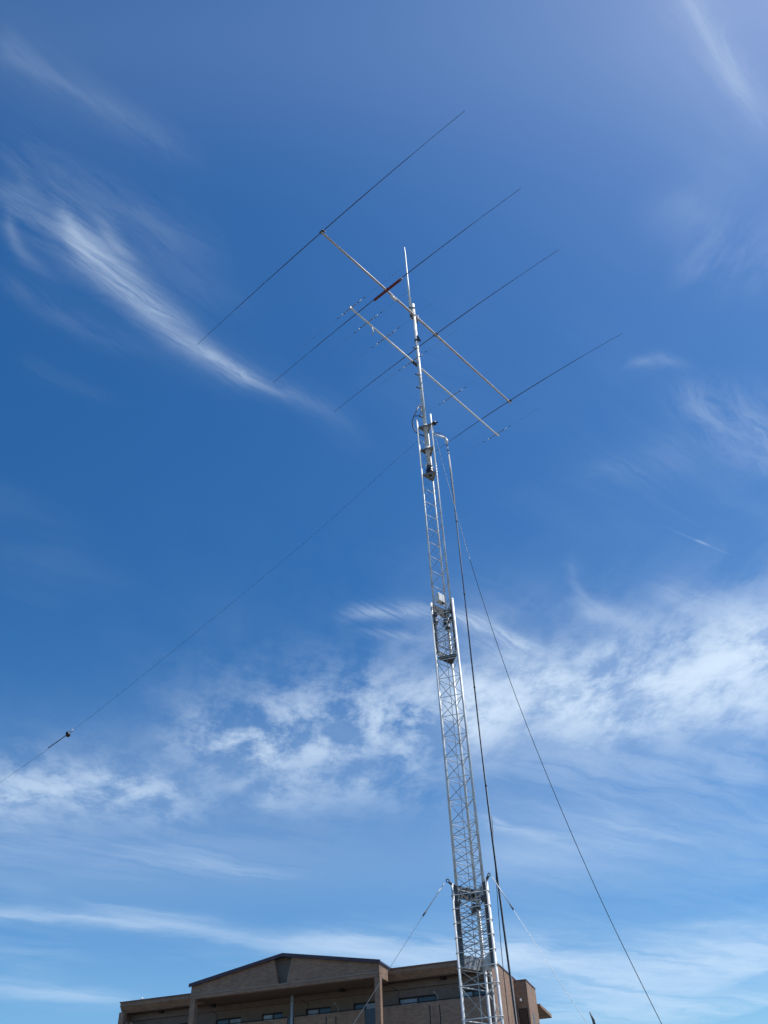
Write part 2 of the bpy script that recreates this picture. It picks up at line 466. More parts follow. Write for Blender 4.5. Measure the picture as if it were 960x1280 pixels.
class MB:
    def __init__(self):
        self.v, self.f = [], []

    def add(self, v, f):
        k = len(self.v)
        self.v += [tuple(p) for p in v]
        self.f += [tuple(i + k for i in q) for q in f]
        return self

    def box(self, x0, x1, y0, y1, z0, z1):
        v = [(x, y, z) for z in (z0, z1) for y in (y0, y1) for x in (x0, x1)]
        return self.add(v, [(0, 2, 3, 1), (4, 5, 7, 6), (0, 1, 5, 4), (2, 6, 7, 3), (0, 4, 6, 2), (1, 3, 7, 5)])

    def prism(self, poly, axis, a, b):
        """poly in the two other axes, extruded along axis (x/y/z)"""
        n = len(poly)
        def pt(p, h):
            return {'x': (h, p[0], p[1]), 'y': (p[0], h, p[1]), 'z': (p[0], p[1], h)}[axis]
        v = [pt(p, a) for p in poly] + [pt(p, b) for p in poly]
        f = [tuple(range(n - 1, -1, -1)), tuple(range(n, 2 * n))]
        f += [(i, (i + 1) % n, (i + 1) % n + n, i + n) for i in range(n)]
        return self.add(v, f)

    def tube(self, pts, r, sides=8, caps=True, closed=False):
        pts = [Vector(p) for p in pts]
        n = len(pts)
        rr = r if isinstance(r, (list, tuple)) else [r] * n
        ref = None
        rings = []
        for i, p in enumerate(pts):
            if closed:
                d = (pts[(i + 1) % n] - pts[i - 1])
            else:
                d = pts[min(i + 1, n - 1)] - pts[max(i - 1, 0)]
            d.normalize()
            if ref is None:
                ref = Vector((0, 0, 1)) if abs(d.z) < 0.9 else Vector((1, 0, 0))
            a = ref - d * ref.dot(d)
            if a.length < 1e-5:
                a = d.orthogonal()
            a.normalize()
            ref = a
            b = d.cross(a)
            rings.append([p + (a * math.cos(2 * math.pi * k / sides) + b * math.sin(2 * math.pi * k / sides)) * rr[i] for k in range(sides)])
        v = [q for rg in rings for q in rg]
        f = []
        m = n if closed else n - 1
        for i in range(m):
            j = (i + 1) % n
            for k in range(sides):
                l = (k + 1) % sides
                f.append((i * sides + k, i * sides + l, j * sides + l, j * sides + k))
        if caps and not closed:
            f.append(tuple(range(sides - 1, -1, -1)))
            f.append(tuple((n - 1) * sides + k for k in range(sides)))
        return self.add(v, f)

    def lathe(self, prof, sides=14, base=(0, 0, 0)):
        v, f = [], []
        for (r, z) in prof:
            for k in range(sides):
                a = 2 * math.pi * k / sides
                v.append((base[0] + r * math.cos(a), base[1] + r * math.sin(a), base[2] + z))
        for i in range(len(prof) - 1):
            for k in range(sides):
                l = (k + 1) % sides
                f.append((i * sides + k, i * sides + l, (i + 1) * sides + l, (i + 1) * sides + k))
        f.append(tuple(range(sides - 1, -1, -1)))
        f.append(tuple((len(prof) - 1) * sides + k for k in range(sides)))
        return self.add(v, f)

    def mesh(self, name):
        me = bpy.data.meshes.new(name)
        me.from_pydata(self.v, [], self.f)
        bm = bmesh.new(); bm.from_mesh(me)
        bmesh.ops.recalc_face_normals(bm, faces=bm.faces)
        bm.to_mesh(me); bm.free()
        return me

    def build(self, name, mat, parent=None, smooth=False):
        return link(name, self.mesh(name), mat, parent, smooth)


def catenary(a, b, sag, n=24):
    a, b = Vector(a), Vector(b)
    out = []
    for i in range(n + 1):
        s = i / n
        p = a.lerp(b, s)
        p.z -= sag * 4 * s * (1 - s)
        out.append(p)
    return out


# ------------------------------------------------------------------ setting
g = MB().add([(-2500, -2500, 0), (2500, -2500, 0), (2500, 2500, 0), (-2500, 2500, 0)], [(0, 1, 2, 3)]).build('ground', 'ground')
g['kind'] = 'structure'
ap = MB().box(-30, 16, 36, 41, 0.0, 0.004).build('road', 'asphalt')
ap['kind'] = 'structure'

# ------------------------------------------------------------------ apartment building
# local frame: x along the front to the right, y into the building, z up
bld = thing('apartment_building', 'brown tiled apartment block with gabled porch roof at the bottom of the view', 'building',
            (4.694, 50.27, 0), math.radians(-17.115))
XL, XR = -22.75, -0.28
GL, GR, GC = -17.24, -6.02, -11.63
WY = 1.0                       # window wall
FLOORS = [9.62, 6.80, 3.98, 1.16]
SOF = 12.06

# core of the building behind the window wall
MB().box(XL + 0.02, XR - 0.02, WY + 0.26, 10.2, 0, 12.0).build('core', 'render', bld)
# end walls carry on to the balcony front
MB().box(XR - 0.22, XR, 0.0, 10.4, 0, SOF - 0.002).build('side_wall', 'tile', bld)
MB().box(XL, XL + 0.22, 0.302, 10.4, 0, SOF - 0.002).build('side_wall', 'tile', bld)
MB().box(XL, XL + 0.34, 0.0, 0.30, 0, SOF - 0.002).build('corner_pier', 'tile', bld)

# flat roof slab with its fascia and coping
rs = MB().prism([(0.0, 12.36), (0.0, 12.54), (10.5, 12.54), (10.5, SOF), (0.28, SOF)], 'x', XL, XR).build('roof', 'tile', bld)
MB().box(XL - 0.04, GL - 0.35, -0.05, 0.22, 12.542, 12.60).build('coping', 'coping_red', rs)
MB().box(GR + 0.02, XR + 0.04, -0.05, 0.22, 12.542, 12.60).build('coping', 'coping_red', rs)
MB().box(XR - 0.2, XR + 0.035, 0.222, 10.5, 12.542, 12.585).build('coping', 'coping_red', rs)
for (x0, x1) in ((XL + 0.35, GL - 0.02), (GR + 0.02, XR - 0.24)):
    MB().box(x0, x1, 0.30, WY - 0.002, SOF - 0.03, SOF - 0.003).build('soffit', 'soffit', bld)

# window wall, floor by floor: piers between window openings, lintel band above
WINS = [(-21.6, -19.9), (-19.25, -18.3), (-16.9, -15.3), (-14.0, -12.7), (-11.3, -9.8), (-8.45, -7.15), (-5.83, -3.70), (-2.41, -0.93)]
win_i = 0
for fi, fz in enumerate(FLOORS):
    top = fz + 1.69 if fi == 0 else fz + 1.85
    ceil = SOF - 0.035 if fi == 0 else FLOORS[fi - 1] - 0.32
    xs = [XL + 0.24] + [e for w in WINS for e in w] + [XR - 0.24]
    for k in range(0, len(xs), 2):
        MB().box(xs[k], xs[k + 1], WY, WY + 0.25, fz, top).build('wall_pier', 'render', bld)
    MB().box(XL + 0.24, XR - 0.24, WY, WY + 0.25, top + 0.001, fz + 2.08).build('lintel', 'render', bld)
    MB().box(XL + 0.24, XR - 0.24, WY - 0.10, WY + 0.25, fz + 2.083, ceil).build('lintel_band', 'render', bld)
    for (x0, x1) in WINS:
        w = x1 - x0
        fr = MB()
        yb = WY + 0.10
        for (a, b, c, d) in ((x0, x0 + 0.06, fz + 0.05, top), (x1 - 0.06, x1, fz + 0.05, top), (x0 + 0.06, x1 - 0.06, fz + 0.05, fz + 0.12), (x0 + 0.06, x1 - 0.06, top - 0.07, top)):
            fr.box(a + 0.001, b - 0.001, yb, yb + 0.09, c + 0.001, d - 0.001)
        xm = x0 + w * 0.5
        fr.box(xm - 0.045, xm + 0.045, yb + 0.02, yb + 0.075, fz + 0.121, top - 0.071)
        wo_ = fr.build('window', 'bronze', bld)
        pattern = win_i % 3
        c1 = ('curtain', 'curtain', 'dark_glass')[pattern]
        c2 = ('dark_glass', 'dark_glass', 'curtain')[pattern]
        MB().box(x0 + 0.061, xm - 0.046, yb + 0.03, yb + 0.045, fz + 0.121, top - 0.071).build('pane', c1, wo_)
        MB().box(xm + 0.046, x1 - 0.061, yb + 0.045, yb + 0.06, fz + 0.121, top - 0.071).build('pane', c2, wo_)
        win_i += 1
    # balcony slab, parapet with a dark handrail
    MB().box(XL + 0.24, XR - 0.24, 0.18, WY - 0.003, fz - 0.30, fz - 0.004).build('balcony_slab', 'render', bld)
    segs = [(XL + 0.36, GL - 0.22), (GL + 0.26, GC - 0.35), (GC + 0.05, -7.45), (-6.72, XR - 0.24)]
    for (x0, x1) in segs:
        pr = MB().box(x0, x1, 0.0, 0.16, fz - 0.34, fz + 1.16).build('parapet', 'tile', bld)
        MB().tube([(x0 + 0.02, 0.08, fz + 1.225), (x1 - 0.02, 0.08, fz + 1.225)], 0.024, 6).build('handrail', 'bronze', pr)
        n = max(2, int((x1 - x0) / 1.1))
        for q in range(n + 1):
            xq = x0 + 0.1 + (x1 - x0 - 0.2) * q / n
            MB().tube([(xq, 0.08, fz + 1.161), (xq, 0.08, fz + 1.205)], 0.014, 6).build('rail_post', 'bronze', pr)
    for xq in (-9.66, -9.10, -3.81, -3.26):
        MB().box(xq - 0.028, xq + 0.028, -0.006, 0.10, fz + 0.02, fz + 1.02 if xq in (-9.66, -3.81) else fz + 0.98).build('drain_slot', 'bronze', bld)
    for (x0, x1) in ((-7.445, -6.725), (GC - 0.345, GC + 0.045)):
        MB().box(x0, x1, 0.05, 0.08, fz - 0.3, fz + 1.18).build('smoked_panel', 'smoked', bld)

# gabled porch roof on tall columns in front
GF = -1.5                      # front of the porch
EV, AP, BB, SB = 12.62, 13.56, 12.19, 11.95
nx0, nx1, mx0, mx1 = GC - 0.56, GC + 0.56, GC - 0.26, GC + 0.26
zr = lambda x: AP - (AP - EV) * abs(x - GC) / (GR - GC)
gb = thing_parts = MB()
# gable wall in two halves with the tapering notch between them
gb.prism([(GL, BB), (mx0, BB), (nx0, zr(nx0)), (GL, EV)], 'y', GF, GF + 0.25)
gb.prism([(mx1, BB), (GR, BB), (GR, EV), (nx1, zr(nx1))], 'y', GF, GF + 0.25)
go = gb.build('gable', 'tile', bld)
MB().prism([(mx0 - 0.2, BB), (mx1 + 0.2, BB), (nx1 + 0.2, zr(nx1)), (GC, AP), (nx0 - 0.2, zr(nx0))], 'y', GF + 0.252, GF + 0.32).build('notch_panel', 'cladding', go)
for (a, b) in (((mx1, BB), (nx1, zr(nx1))),):
    MB().prism([(a[0] - 0.035, a[1]), (a[0], a[1]), (b[0], b[1]), (b[0] - 0.035, b[1])], 'y', GF - 0.012, GF + 0.24).build('notch_trim', 'ledge', go)
# lower beam under the gable wall
MB().box(GL - 0.02, GR + 0.02, GF - 0.05, GF + 0.2, BB - 0.05, BB - 0.002).build('ledge', 'ledge', bld)
MB().box(GL, GR, GF - 0.02, GF + 0.30, SB, BB - 0.053).build('porch_beam', 'tile', bld)
MB().box(GL, GL + 0.25, GF + 0.302, 0.0, SB, EV).build('porch_cheek', 'tile', bld)
MB().box(GR - 0.25, GR, GF + 0.302, 0.0, SB, EV).build('porch_cheek', 'tile', bld)
MB().box(GL + 0.252, GR - 0.252, GF + 0.302, WY - 0.105, SB + 0.02, SB + 0.06).build('porch_soffit', 'soffit', bld)
# roof planes running back over the flat roof, with plum metal verge
pr_ = MB()
th = 0.10
for (xa, xb) in ((GL - 0.06, GC), (GC, GR + 0.06)):
    za, zb = zr(xa), zr(xb)
    pr_.prism([(xa, za + 0.004), (xb, zb + 0.004), (xb, zb + th), (xa, za + th)], 'y', GF - 0.10, 6.0)
ro = pr_.build('porch_roof', 'coping', bld)
MB().prism([(GL, 12.60), (GR, 12.60), (GR, zr(GR)), (GC, AP), (GL, zr(GL))], 'y', 5.6, 5.8).build('rear_gable', 'tile', ro)
for (xa, xb) in ((GL - 0.10, GC), (GC, GR + 0.10)):
    za, zb = zr(xa), zr(xb)
    MB().prism([(xa, za - 0.05), (xb, zb - 0.05), (xb, zb + 0.125), (xa, za + 0.125)], 'y', GF - 0.16, GF - 0.102).build('verge_trim', 'coping', ro)
for x0 in (GL, GR - 0.30):
    MB().box(x0, x0 + 0.30, GF, GF + 0.34, 0, SB - 0.002).build('column', 'tile', bld)
# pale downpipe in the middle of the porch
dp = MB().tube([(GC - 0.03, -0.10, 0), (GC - 0.03, -0.10, SB - 0.12)], 0.075, 12).build('downpipe', 'pipe', bld, True)
for zz_ in (2.0, 4.8, 7.6, 10.4, 11.5):
    MB().lathe([(0.085, 0), (0.085, 0.05)], 12, (GC - 0.03, -0.10, zz_)).build('pipe_clip', 'galv_dull', dp)
# laundry pole brackets hanging under the soffits
for (x, z) in ((GL + 0.75, SB), (GC + 0.75, SB), (GR + 0.42, SOF)):
    MB().tube([(x - 0.42, 0.35, z - 0.28), (x, 0.35, z - 0.52), (x, 0.35, z - 1.08)], 0.018, 6).build('laundry_bracket', 'bronze', bld)
# round soffit lamps and vents
for (x, y, z) in ((-20.4, 0.75, SOF), (-16.8, 0.4, SB + 0.02), (-8.9, 0.4, SB + 0.02), (-3.15, 0.75, SOF)):
    MB().lathe([(0.13, -0.14), (0.16, -0.10), (0.16, -0.035)], 14, (x, y, z)).build('soffit_lamp', 'bronze', bld)
# small aerial brackets on the balcony rail
for x in (-9.0, -3.35):
    b_ = MB().tube([(x, 0.06, 10.80), (x + 0.03, 0.02, 11.02), (x - 0.14, -0.04, 11.20)], 0.016, 6).build('aerial_bracket', 'galv_dull', bld)
    MB().lathe([(0.015, 0), (0.05, 0.02), (0.055, 0.05), (0.02, 0.08)], 10, (x - 0.16, -0.04, 11.17)).build('aerial_head', 'galv_dull', b_)
# white bulkhead lamps
MB().lathe([(0.05, 0), (0.07, 0.05), (0.03, 0.11)], 10, (-21.35, 0.05, 12.60)).build('roof_lamp', 'white', bld)
# left end: narrow screens in the recess
for x in (-22.25, -21.95):
    MB().box(x, x + 0.12, 0.02, 0.10, 9.6, 11.5).build('screen_blade', 'render', bld)

# stair tower on the right flank
ST0, ST1 = 5.6, 8.4
SX = 0.44
MB().box(XR + 0.002, SX, ST0, ST1, 0, 12.36).build('stair_tower', 'tile', bld)
MB().box(XR + 0.002, SX + 0.03, ST0 - 0.03, ST1 + 0.03, 12.363, 12.42).build('stair_coping', 'coping_red', bld)
for fz in FLOORS:
    dw = MB().box(XR + 0.10, SX - 0.10, ST0 - 0.012, ST0 - 0.002, fz - 0.3, fz + 1.35).build('stair_window', 'bronze', bld)
    MB().box(XR + 0.15, SX - 0.15, ST0 - 0.02, ST0 - 0.013, fz - 0.22, fz + 1.28).build('pane', 'dark_glass', dw)
    MB().box(SX + 0.002, SX + 0.012, ST0 + 0.9, ST0 + 1.15, fz, fz + 1.2).build('slit_window', 'dark_glass', bld)
    MB().box(SX + 0.002, SX + 0.012, ST0 + 2.1, ST0 + 2.4, fz - 0.3, fz + 0.9).build('slit_window', 'dark_glass', bld)
MB().lathe([(0.03, 0), (0.07, 0.03), (0.07, 0.12), (0.03, 0.16)], 10, (XR + 0.30, ST0 - 0.06, 11.30)).build('wall_lamp', 'white', bld)
MB().prism([(ST1 + 0.032, 11.47), (ST1 + 0.032, 11.60), (ST1 + 3.8, 11.60), (ST1 + 3.8, 11.40)], 'x', XR + 0.002, 0.60).build('canopy', 'tile', bld)

# ------------------------------------------------------------------ lattice tower
TX, TY = 1.05, 13.83
TA = math.radians(17.0)
tower = thing('lattice_tower', 'three stage telescopic galvanised lattice tower standing in front of the apartment block', 'tower', (TX, TY, 0))


def corners(side):
    r = side / math.sqrt(3)
    out = {}
    for n_, k in (('far', 0), ('right', 120), ('left', 240)):
        a = TA + math.radians(k)
        out[n_] = Vector((r * math.sin(a), r * math.cos(a), 0))
    return out


def rung_mesh(side, pair, rod):
    cs = corners(side)
    return MB().tube([cs[pair[0]], cs[pair[1]]], rod, 6)


def hoop_mesh(side, leg_r, rod):
    cs = corners(side)
    order = ['far', 'right', 'left']
    path = []
    R_ = leg_r + rod if side > 0.5 else leg_r * 0.6
    for n_ in order:
        c = cs[n_]
        a0 = math.atan2(c.y, c.x)
        for q in range(-3, 4):
            a = a0 - math.radians(60) * q / 3
            path.append(c + Vector((math.cos(a), math.sin(a), 0)) * R_)
    return MB().tube(path, rod, 6, closed=True)


SECT = [  # side, z0, z1, leg radius, rod radius
    (0.54, 0.25, 5.64, 0.0215, 0.0075),
    (0.42, 4.47, 10.80, 0.0225, 0.0070),
    (0.33, 9.65, 15.86, 0.0185, 0.0068),
]


def levels(i):
    s, z0, z1 = SECT[i][:3]
    if i == 0:
        return [0.45 + 0.42 * k for k in range(10)] + [4.46, 4.66, 4.86, 5.06, 5.26, 5.46]
    if i == 1:
        a = [4.56 + 0.2 * k for k in range(10)]
        b = [6.56 + 0.37 * k for k in range(10)]
        return [z for z in a + b + [9.92, 10.12, 10.32, 10.52, 10.70] if z < z1]
    return [9.75, 9.95, 10.15, 10.35, 10.55] + [10.85 + 0.365 * k for k in range(14)]


face_pairs = [('left', 'right'), ('right', 'far'), ('far', 'left')]
for i, (side, z0, z1, lr, rr_) in enumerate(SECT):
    cs = corners(side)
    leg0 = None
    for n_ in ('far', 'right', 'left'):
        extra = 0.06 if (i == 2 and n_ == 'right') else 0.0
        lg = MB().tube([(0, 0, z0), (0, 0, z1 + extra)], lr, 10).build('leg', 'galv', tower, True)
        lg.location = cs[n_]
    hp = None
    lv = levels(i)
    for z in lv:
        if i == 2:
            for pi, pr in enumerate((('far', 'left'), ('right', 'far'))):
                if hp is None or len(hp) < 2:
                    hp = (hp or []) + [rung_mesh(side, pr, (0.0072, 0.005)[pi]).build('rung', 'galv', tower, True)]
                    hp[-1].location = (0, 0, z)
                else:
                    again(hp[pi], tower, (0, 0, z))
        elif hp is None:
            hp = hoop_mesh(side, lr, rr_).build('hoop', 'galv', tower, True)
            hp.location = (0, 0, z)
        else:
            again(hp, tower, (0, 0, z))
    store = {}
    for k in range(len(lv) - 1):
        h = round(lv[k + 1] - lv[k], 3)
        for pi, (a, b) in enumerate(face_pairs):
            key = (h, pi)
            if key not in store:
                out = lambda c: c + c.normalized() * (lr * 0.2)
                br_ = MB().tube([out(cs[a]) + Vector((0, 0, 0.012)), out(cs[b]) + Vector((0, 0, h - 0.012))], rr_ * (0.95, 0.8, 0.5)[i], 6).build('brace', 'galv_dull', tower, True)
                br_.location = (0, 0, lv[k])
                store[key] = br_
            else:
                again(store[key], tower, (0, 0, lv[k]))


def face_plate(name, side, pair, z0, z1, mat, parent=None, thick=0.006, inset=0.02):
    cs = corners(side)
    a, b = cs[pair[0]], cs[pair[1]]
    d = (b - a).normalized()
    nrm = Vector((d.y, -d.x, 0))
    a2, b2 = a + d * inset, b - d * inset
    v = []
    for z in (z0, z1):
        for p, s in ((a2, -1), (b2, -1), (b2, 1), (a2, 1)):
            q = p + nrm * thick * s
            v.append((q.x, q.y, z))
    return MB().add(v, [(0, 1, 2, 3), (7, 6, 5, 4), (0, 4, 5, 1), (1, 5, 6, 2), (2, 6, 7, 3), (3, 7, 4, 0)]).build(name, mat, parent or tower)


# sleeve plates where one stage slides into the next
for (side, z0, z1, mt) in ((0.54, 5.44, 5.63, 'galv_dark'), (0.44, 4.47, 4.64, 'galv_dull'), (0.42, 10.60, 10.79, 'galv_dark'), (0.345, 9.65, 9.76, 'galv_dull')):
    for pr in (('far', 'left'), ('right', 'far')):
        face_plate('sleeve_plate', side, pr, z0, z1, mt if pr[0] == 'far' else 'galv')
# rollers and cable sheaves in the sleeves
for (side, z) in ((0.50, 5.36), (0.39, 10.52), (0.38, 10.36)):
    cs = corners(side)
    for n_ in ('far', 'left', 'right'):
        c = cs[n_]
        t_ = Vector((-c.y, c.x, 0)).normalized() * 0.05
        MB().tube([c * 0.86 - t_ + Vector((0, 0, z)), c * 0.86 + t_ + Vector((0, 0, z))], 0.045, 12).build('guide_roller', 'galv_dark', tower, True)
for z, s in ((5.30, 0.16), (10.45, 0.12)):
    sh = MB().tube([(-0.02, 0.10, z), (0.02, 0.11, z)], s * 0.5, 16).build('cable_sheave', 'galv_dark', tower, True)
    MB().tube([(-0.05, 0.095, z), (0.05, 0.115, z)], 0.018, 8).build('axle', 'galv', sh)
# outer guide channels beside two legs of the lowest stage
for n_ in ('left', 'right'):
    c = corners(0.45)[n_]
    MB().box(-0.028, 0.028, -0.018, 0.018, 4.45, 5.60).build('guide_channel', 'galv_dark', tower).location = (c.x, c.y, 0)
for n_ in ('left', 'right'):
    c = corners(0.355)[n_]
    MB().box(-0.02, 0.02, -0.014, 0.014, 9.70, 10.74).build('guide_channel', 'galv_dark', tower).location = (c.x, c.y, 0)
# hoist cable inside the shaft
MB().tube([(-0.045, 0.0, 0.4), (-0.045, 0.0, 5.3)], 0.006, 6).build('hoist_cable', 'steel_wire', tower)
MB().tube([(-0.03, 0.02, 5.3), (-0.03, 0.02, 10.4)], 0.005, 6).build('hoist_cable', 'steel_wire', tower)
c_ = corners(0.5)['right']
MB().tube([(c_.x * 0.72, c_.y * 0.5 + 0.05, 0.3), (c_.x * 0.72, c_.y * 0.5 + 0.05, 4.40)], 0.018, 8).build('conduit', 'galv_dull', tower, True)
# winch and base block
MB().box(-0.6, 0.6, -0.6, 0.6, -0.3, 0.25).build('base_block', 'concrete', tower)
wn = MB().tube([(-0.16, -0.36, 1.1), (0.16, -0.36, 1.1)], 0.12, 16).build('winch', 'galv_dark', tower, True)
MB().tube([(0.17, -0.36, 1.1), (0.22, -0.36, 1.1), (0.22, -0.55, 1.1), (0.34, -0.55, 1.1)], 0.014, 8).build('crank', 'galv', wn)
# white junction box on the middle stage
jb = corners(0.42)
pj = jb['left'].lerp(jb['right'], 0.42)
jo = MB().box(-0.09, 0.09, -0.05, 0.05, -0.09, 0.09).build('junction_box', 'white', tower)
jo.location = (pj.x, pj.y - 0.08, 10.80)
jo.rotation_euler = (0, 0, math.radians(48))
md = jo.modifiers.new('edge', 'BEVEL'); md.width = 0.012; md.segments = 2
MB().lathe([(0.018, 0), (0.018, 0.03)], 10, (0.025, -0.04, -0.121)).build('cable_gland', 'black', jo)


def tri_plate(name, side, z, th, mat, hole=0.055, frac=1.0):
    """triangular plate with a round mast hole"""
    cs = corners(side)
    tri = [cs['far'] * frac, cs['left'] * frac, cs['right'] * frac]
    outer = []
    n = 8
    for k in range(3):
        a, b = tri[k], tri[(k + 1) % 3]
        for q in range(n):
            outer.append(a.lerp(b, q / n))
    m = len(outer)
    inner = [p.normalized() * hole for p in outer]
    v = [(p.x, p.y, zz) for zz in (z, z + th) for p in outer] + [(p.x, p.y, zz) for zz in (z, z + th) for p in inner]
    f = []
    for k in range(m):
        l = (k + 1) % m
        f += [(k, l, m + l, m + k), (2 * m + k, 3 * m + k, 3 * m + l, 2 * m + l), (k, 2 * m + k, 2 * m + l, l), (m + k, m + l, 3 * m + l, 3 * m + k)]
    o = MB().add(v, f).build(name, mat, tower)
    for k in range(3):
        a, b = tri[k] * 0.97, tri[(k + 1) % 3] * 0.97
        MB().tube([(a.x, a.y, z - 0.014), (b.x, b.y, z - 0.014)], 0.011, 6).build('plate_rim', 'galv_dull', o)
    return o


for z in (15.62, 14.90):
    tri_plate('mast_plate', 0.33, z, 0.012, 'galv_dull')
tri_plate('rotator_plate', 0.33, 14.15, 0.014, 'galv_dull', 0.04)
tri_plate('stage_plate', 0.36, 9.60, 0.014, 'galv_dark', 0.03)
for z in (15.62, 14.90):
    MB().lathe([(0.058, -0.05), (0.064, -0.04), (0.064, 0.0), (0.056, 0.02), (0.056, 0.06)], 16).build('mast_bearing', 'galv', tower, True).location = (0, 0, z + 0.02)
# cable outrigger arm at the tower head
cr = corners(0.33)['right']
ao = MB().tube([(cr.x, cr.y, 15.28), (cr.x + 0.10, cr.y - 0.01, 15.22), (cr.x + 0.29, cr.y - 0.04, 15.08)], 0.022, 8).build('outrigger_arm', 'galv', tower, True)
MB().tube([(cr.x + 0.03, cr.y - 0.02, 15.30), (cr.x + 0.18, cr.y - 0.02, 15.27), (cr.x + 0.30, cr.y - 0.04, 15.09)], 0.010, 6).build('arm_stay', 'galv_dull', ao)
MB().tube([(cr.x, cr.y, 15.0), (cr.x + 0.03, cr.y - 0.01, 15.66)], 0.012, 8).build('arm_bracket', 'galv', ao)
pu = MB().tube([(cr.x + 0.04, cr.y - 0.03, 15.58), (cr.x + 0.09, cr.y - 0.03, 15.60)], 0.05, 14).build('pulley', 'black', tower, True)
MB().tube([(cr.x - 0.04, cr.y - 0.03, 15.56), (cr.x + 0.15, cr.y - 0.03, 15.62)], 0.014, 6).build('pulley_pin', 'black', pu)
# eye bolts for the guys at the head of the lowest stage
for n_ in ('left', 'right'):
    c = corners(0.54)[n_]
    d = c.normalized()
    tq = Vector((-d.y, d.x, 0))
    ring = [c + d * 0.065 + Vector((0, 0, 5.68)) + d * 0.024 * math.cos(a) + Vector((0, 0, 0.024 * math.sin(a))) for a in [2 * math.pi * k / 12 for k in range(12)]]
    MB().tube(ring, 0.008, 6, closed=True).build('eye_bolt', 'galv_dark', tower)
    MB().tube([c + Vector((0, 0, 5.62)), c + d * 0.045 + Vector((0, 0, 5.66))], 0.02, 8).build('eye_lug', 'galv_dark', tower)

# ------------------------------------------------------------------ rotator and mast
rot = thing('rotator', 'black bell shaped rotator on a triangular plate inside the tower head', 'rotator', (TX, TY, 14.166))
MB().lathe([(0.10, 0.0), (0.105, 0.05), (0.085, 0.10), (0.09, 0.14), (0.075, 0.19), (0.045, 0.22)], 20).build('housing', 'black_gloss', rot, True)
MB().lathe([(0.06, 0), (0.06, 0.05)], 16, (0, 0, 0.221)).build('mast_clamp', 'galv_dark', rot, True)
for k in range(4):
    a = k * math.pi / 2 + 0.4
    MB().lathe([(0.012, 0), (0.012, 0.07)], 8, (0.075 * math.cos(a), 0.075 * math.sin(a), 0.221)).build('clamp_bolt', 'galv', rot)

mast = thing('antenna_mast', 'thick pale steel mast with step pegs rising from the tower head', 'mast', (TX - 0.01, TY, 0))
MB().tube([(0, 0, 14.44), (0, 0, 17.3), (0, 0, 20.25)], [0.043, 0.043, 0.040], 14).build('tube', 'galv', mast, True)
for z in (16.3, 16.95, 17.42, 18.42, 15.95):
    pgo = MB().tube([(-0.03, -0.03, z), (-0.115, -0.055, z + 0.015)], 0.017, 8).build('step_peg', 'galv_dark', mast, True)
    MB().lathe([(0.047, -0.012), (0.047, 0.012)], 14, (0, 0, z)).build('peg_band', 'galv_dull', pgo)
    if z > 16:
        MB().tube([(0.035, -0.02, z - 0.06), (0.075, -0.03, z - 0.055)], 0.010, 6).build('band_bolt', 'galv', pgo)
MB().add([(0.035, -0.05, 18.95), (0.035, -0.02, 18.95), (0.11, -0.05, 18.68), (0.11, -0.02, 18.68), (0.035, -0.05, 18.72), (0.035, -0.02, 18.72)],
         [(0, 2, 4), (1, 5, 3), (0, 1, 3, 2), (2, 3, 5, 4), (4, 5, 1, 0)]).build('cable_bracket', 'black', mast)
MB().lathe([(0.05, -0.03), (0.05, 0.03)], 14, (0, 0, 18.74)).build('strap', 'black', mast)
loop = [(-0.09, -0.05, 16.33), (-0.17, -0.07, 16.12), (-0.245, -0.08, 15.93), (-0.29, -0.08, 15.76), (-0.285, -0.07, 15.60), (-0.23, -0.05, 15.47), (-0.16, -0.03, 15.40), (-0.03, 0.0, 15.36)]
MB().tube(loop, 0.013, 8).build('cable_loop', 'black', mast, True)
MB().tube([(-0.05, -0.045, 16.28), (-0.06, -0.05, 16.10), (-0.11, -0.055, 15.98), (-0.22, -0.07, 15.96)], 0.010, 6).build('cable_tail', 'black', mast, True)

vert = thing('vertical_antenna', 'slim white vertical rod antenna at the very top of the mast', 'antenna', (TX - 0.085, TY - 0.02, 0))
MB().tube([(0, 0, 19.62), (0, 0, 21.2), (0, 0, 21.25), (0, 0, 22.55), (0, 0, 22.88)], [0.027, 0.026, 0.022, 0.019, 0.009], 10).build('radome', 'white', vert, True)
for z in (19.75, 20.05):
    MB().box(-0.03, 0.11, -0.035, 0.035, z - 0.02, z + 0.02).build('clamp', 'galv_dark', vert)
MB().tube([(0.03, 0.03, 19.9), (0.045, 0.04, 20.6)], 0.006, 6).build('radial', 'galv_dull', vert)

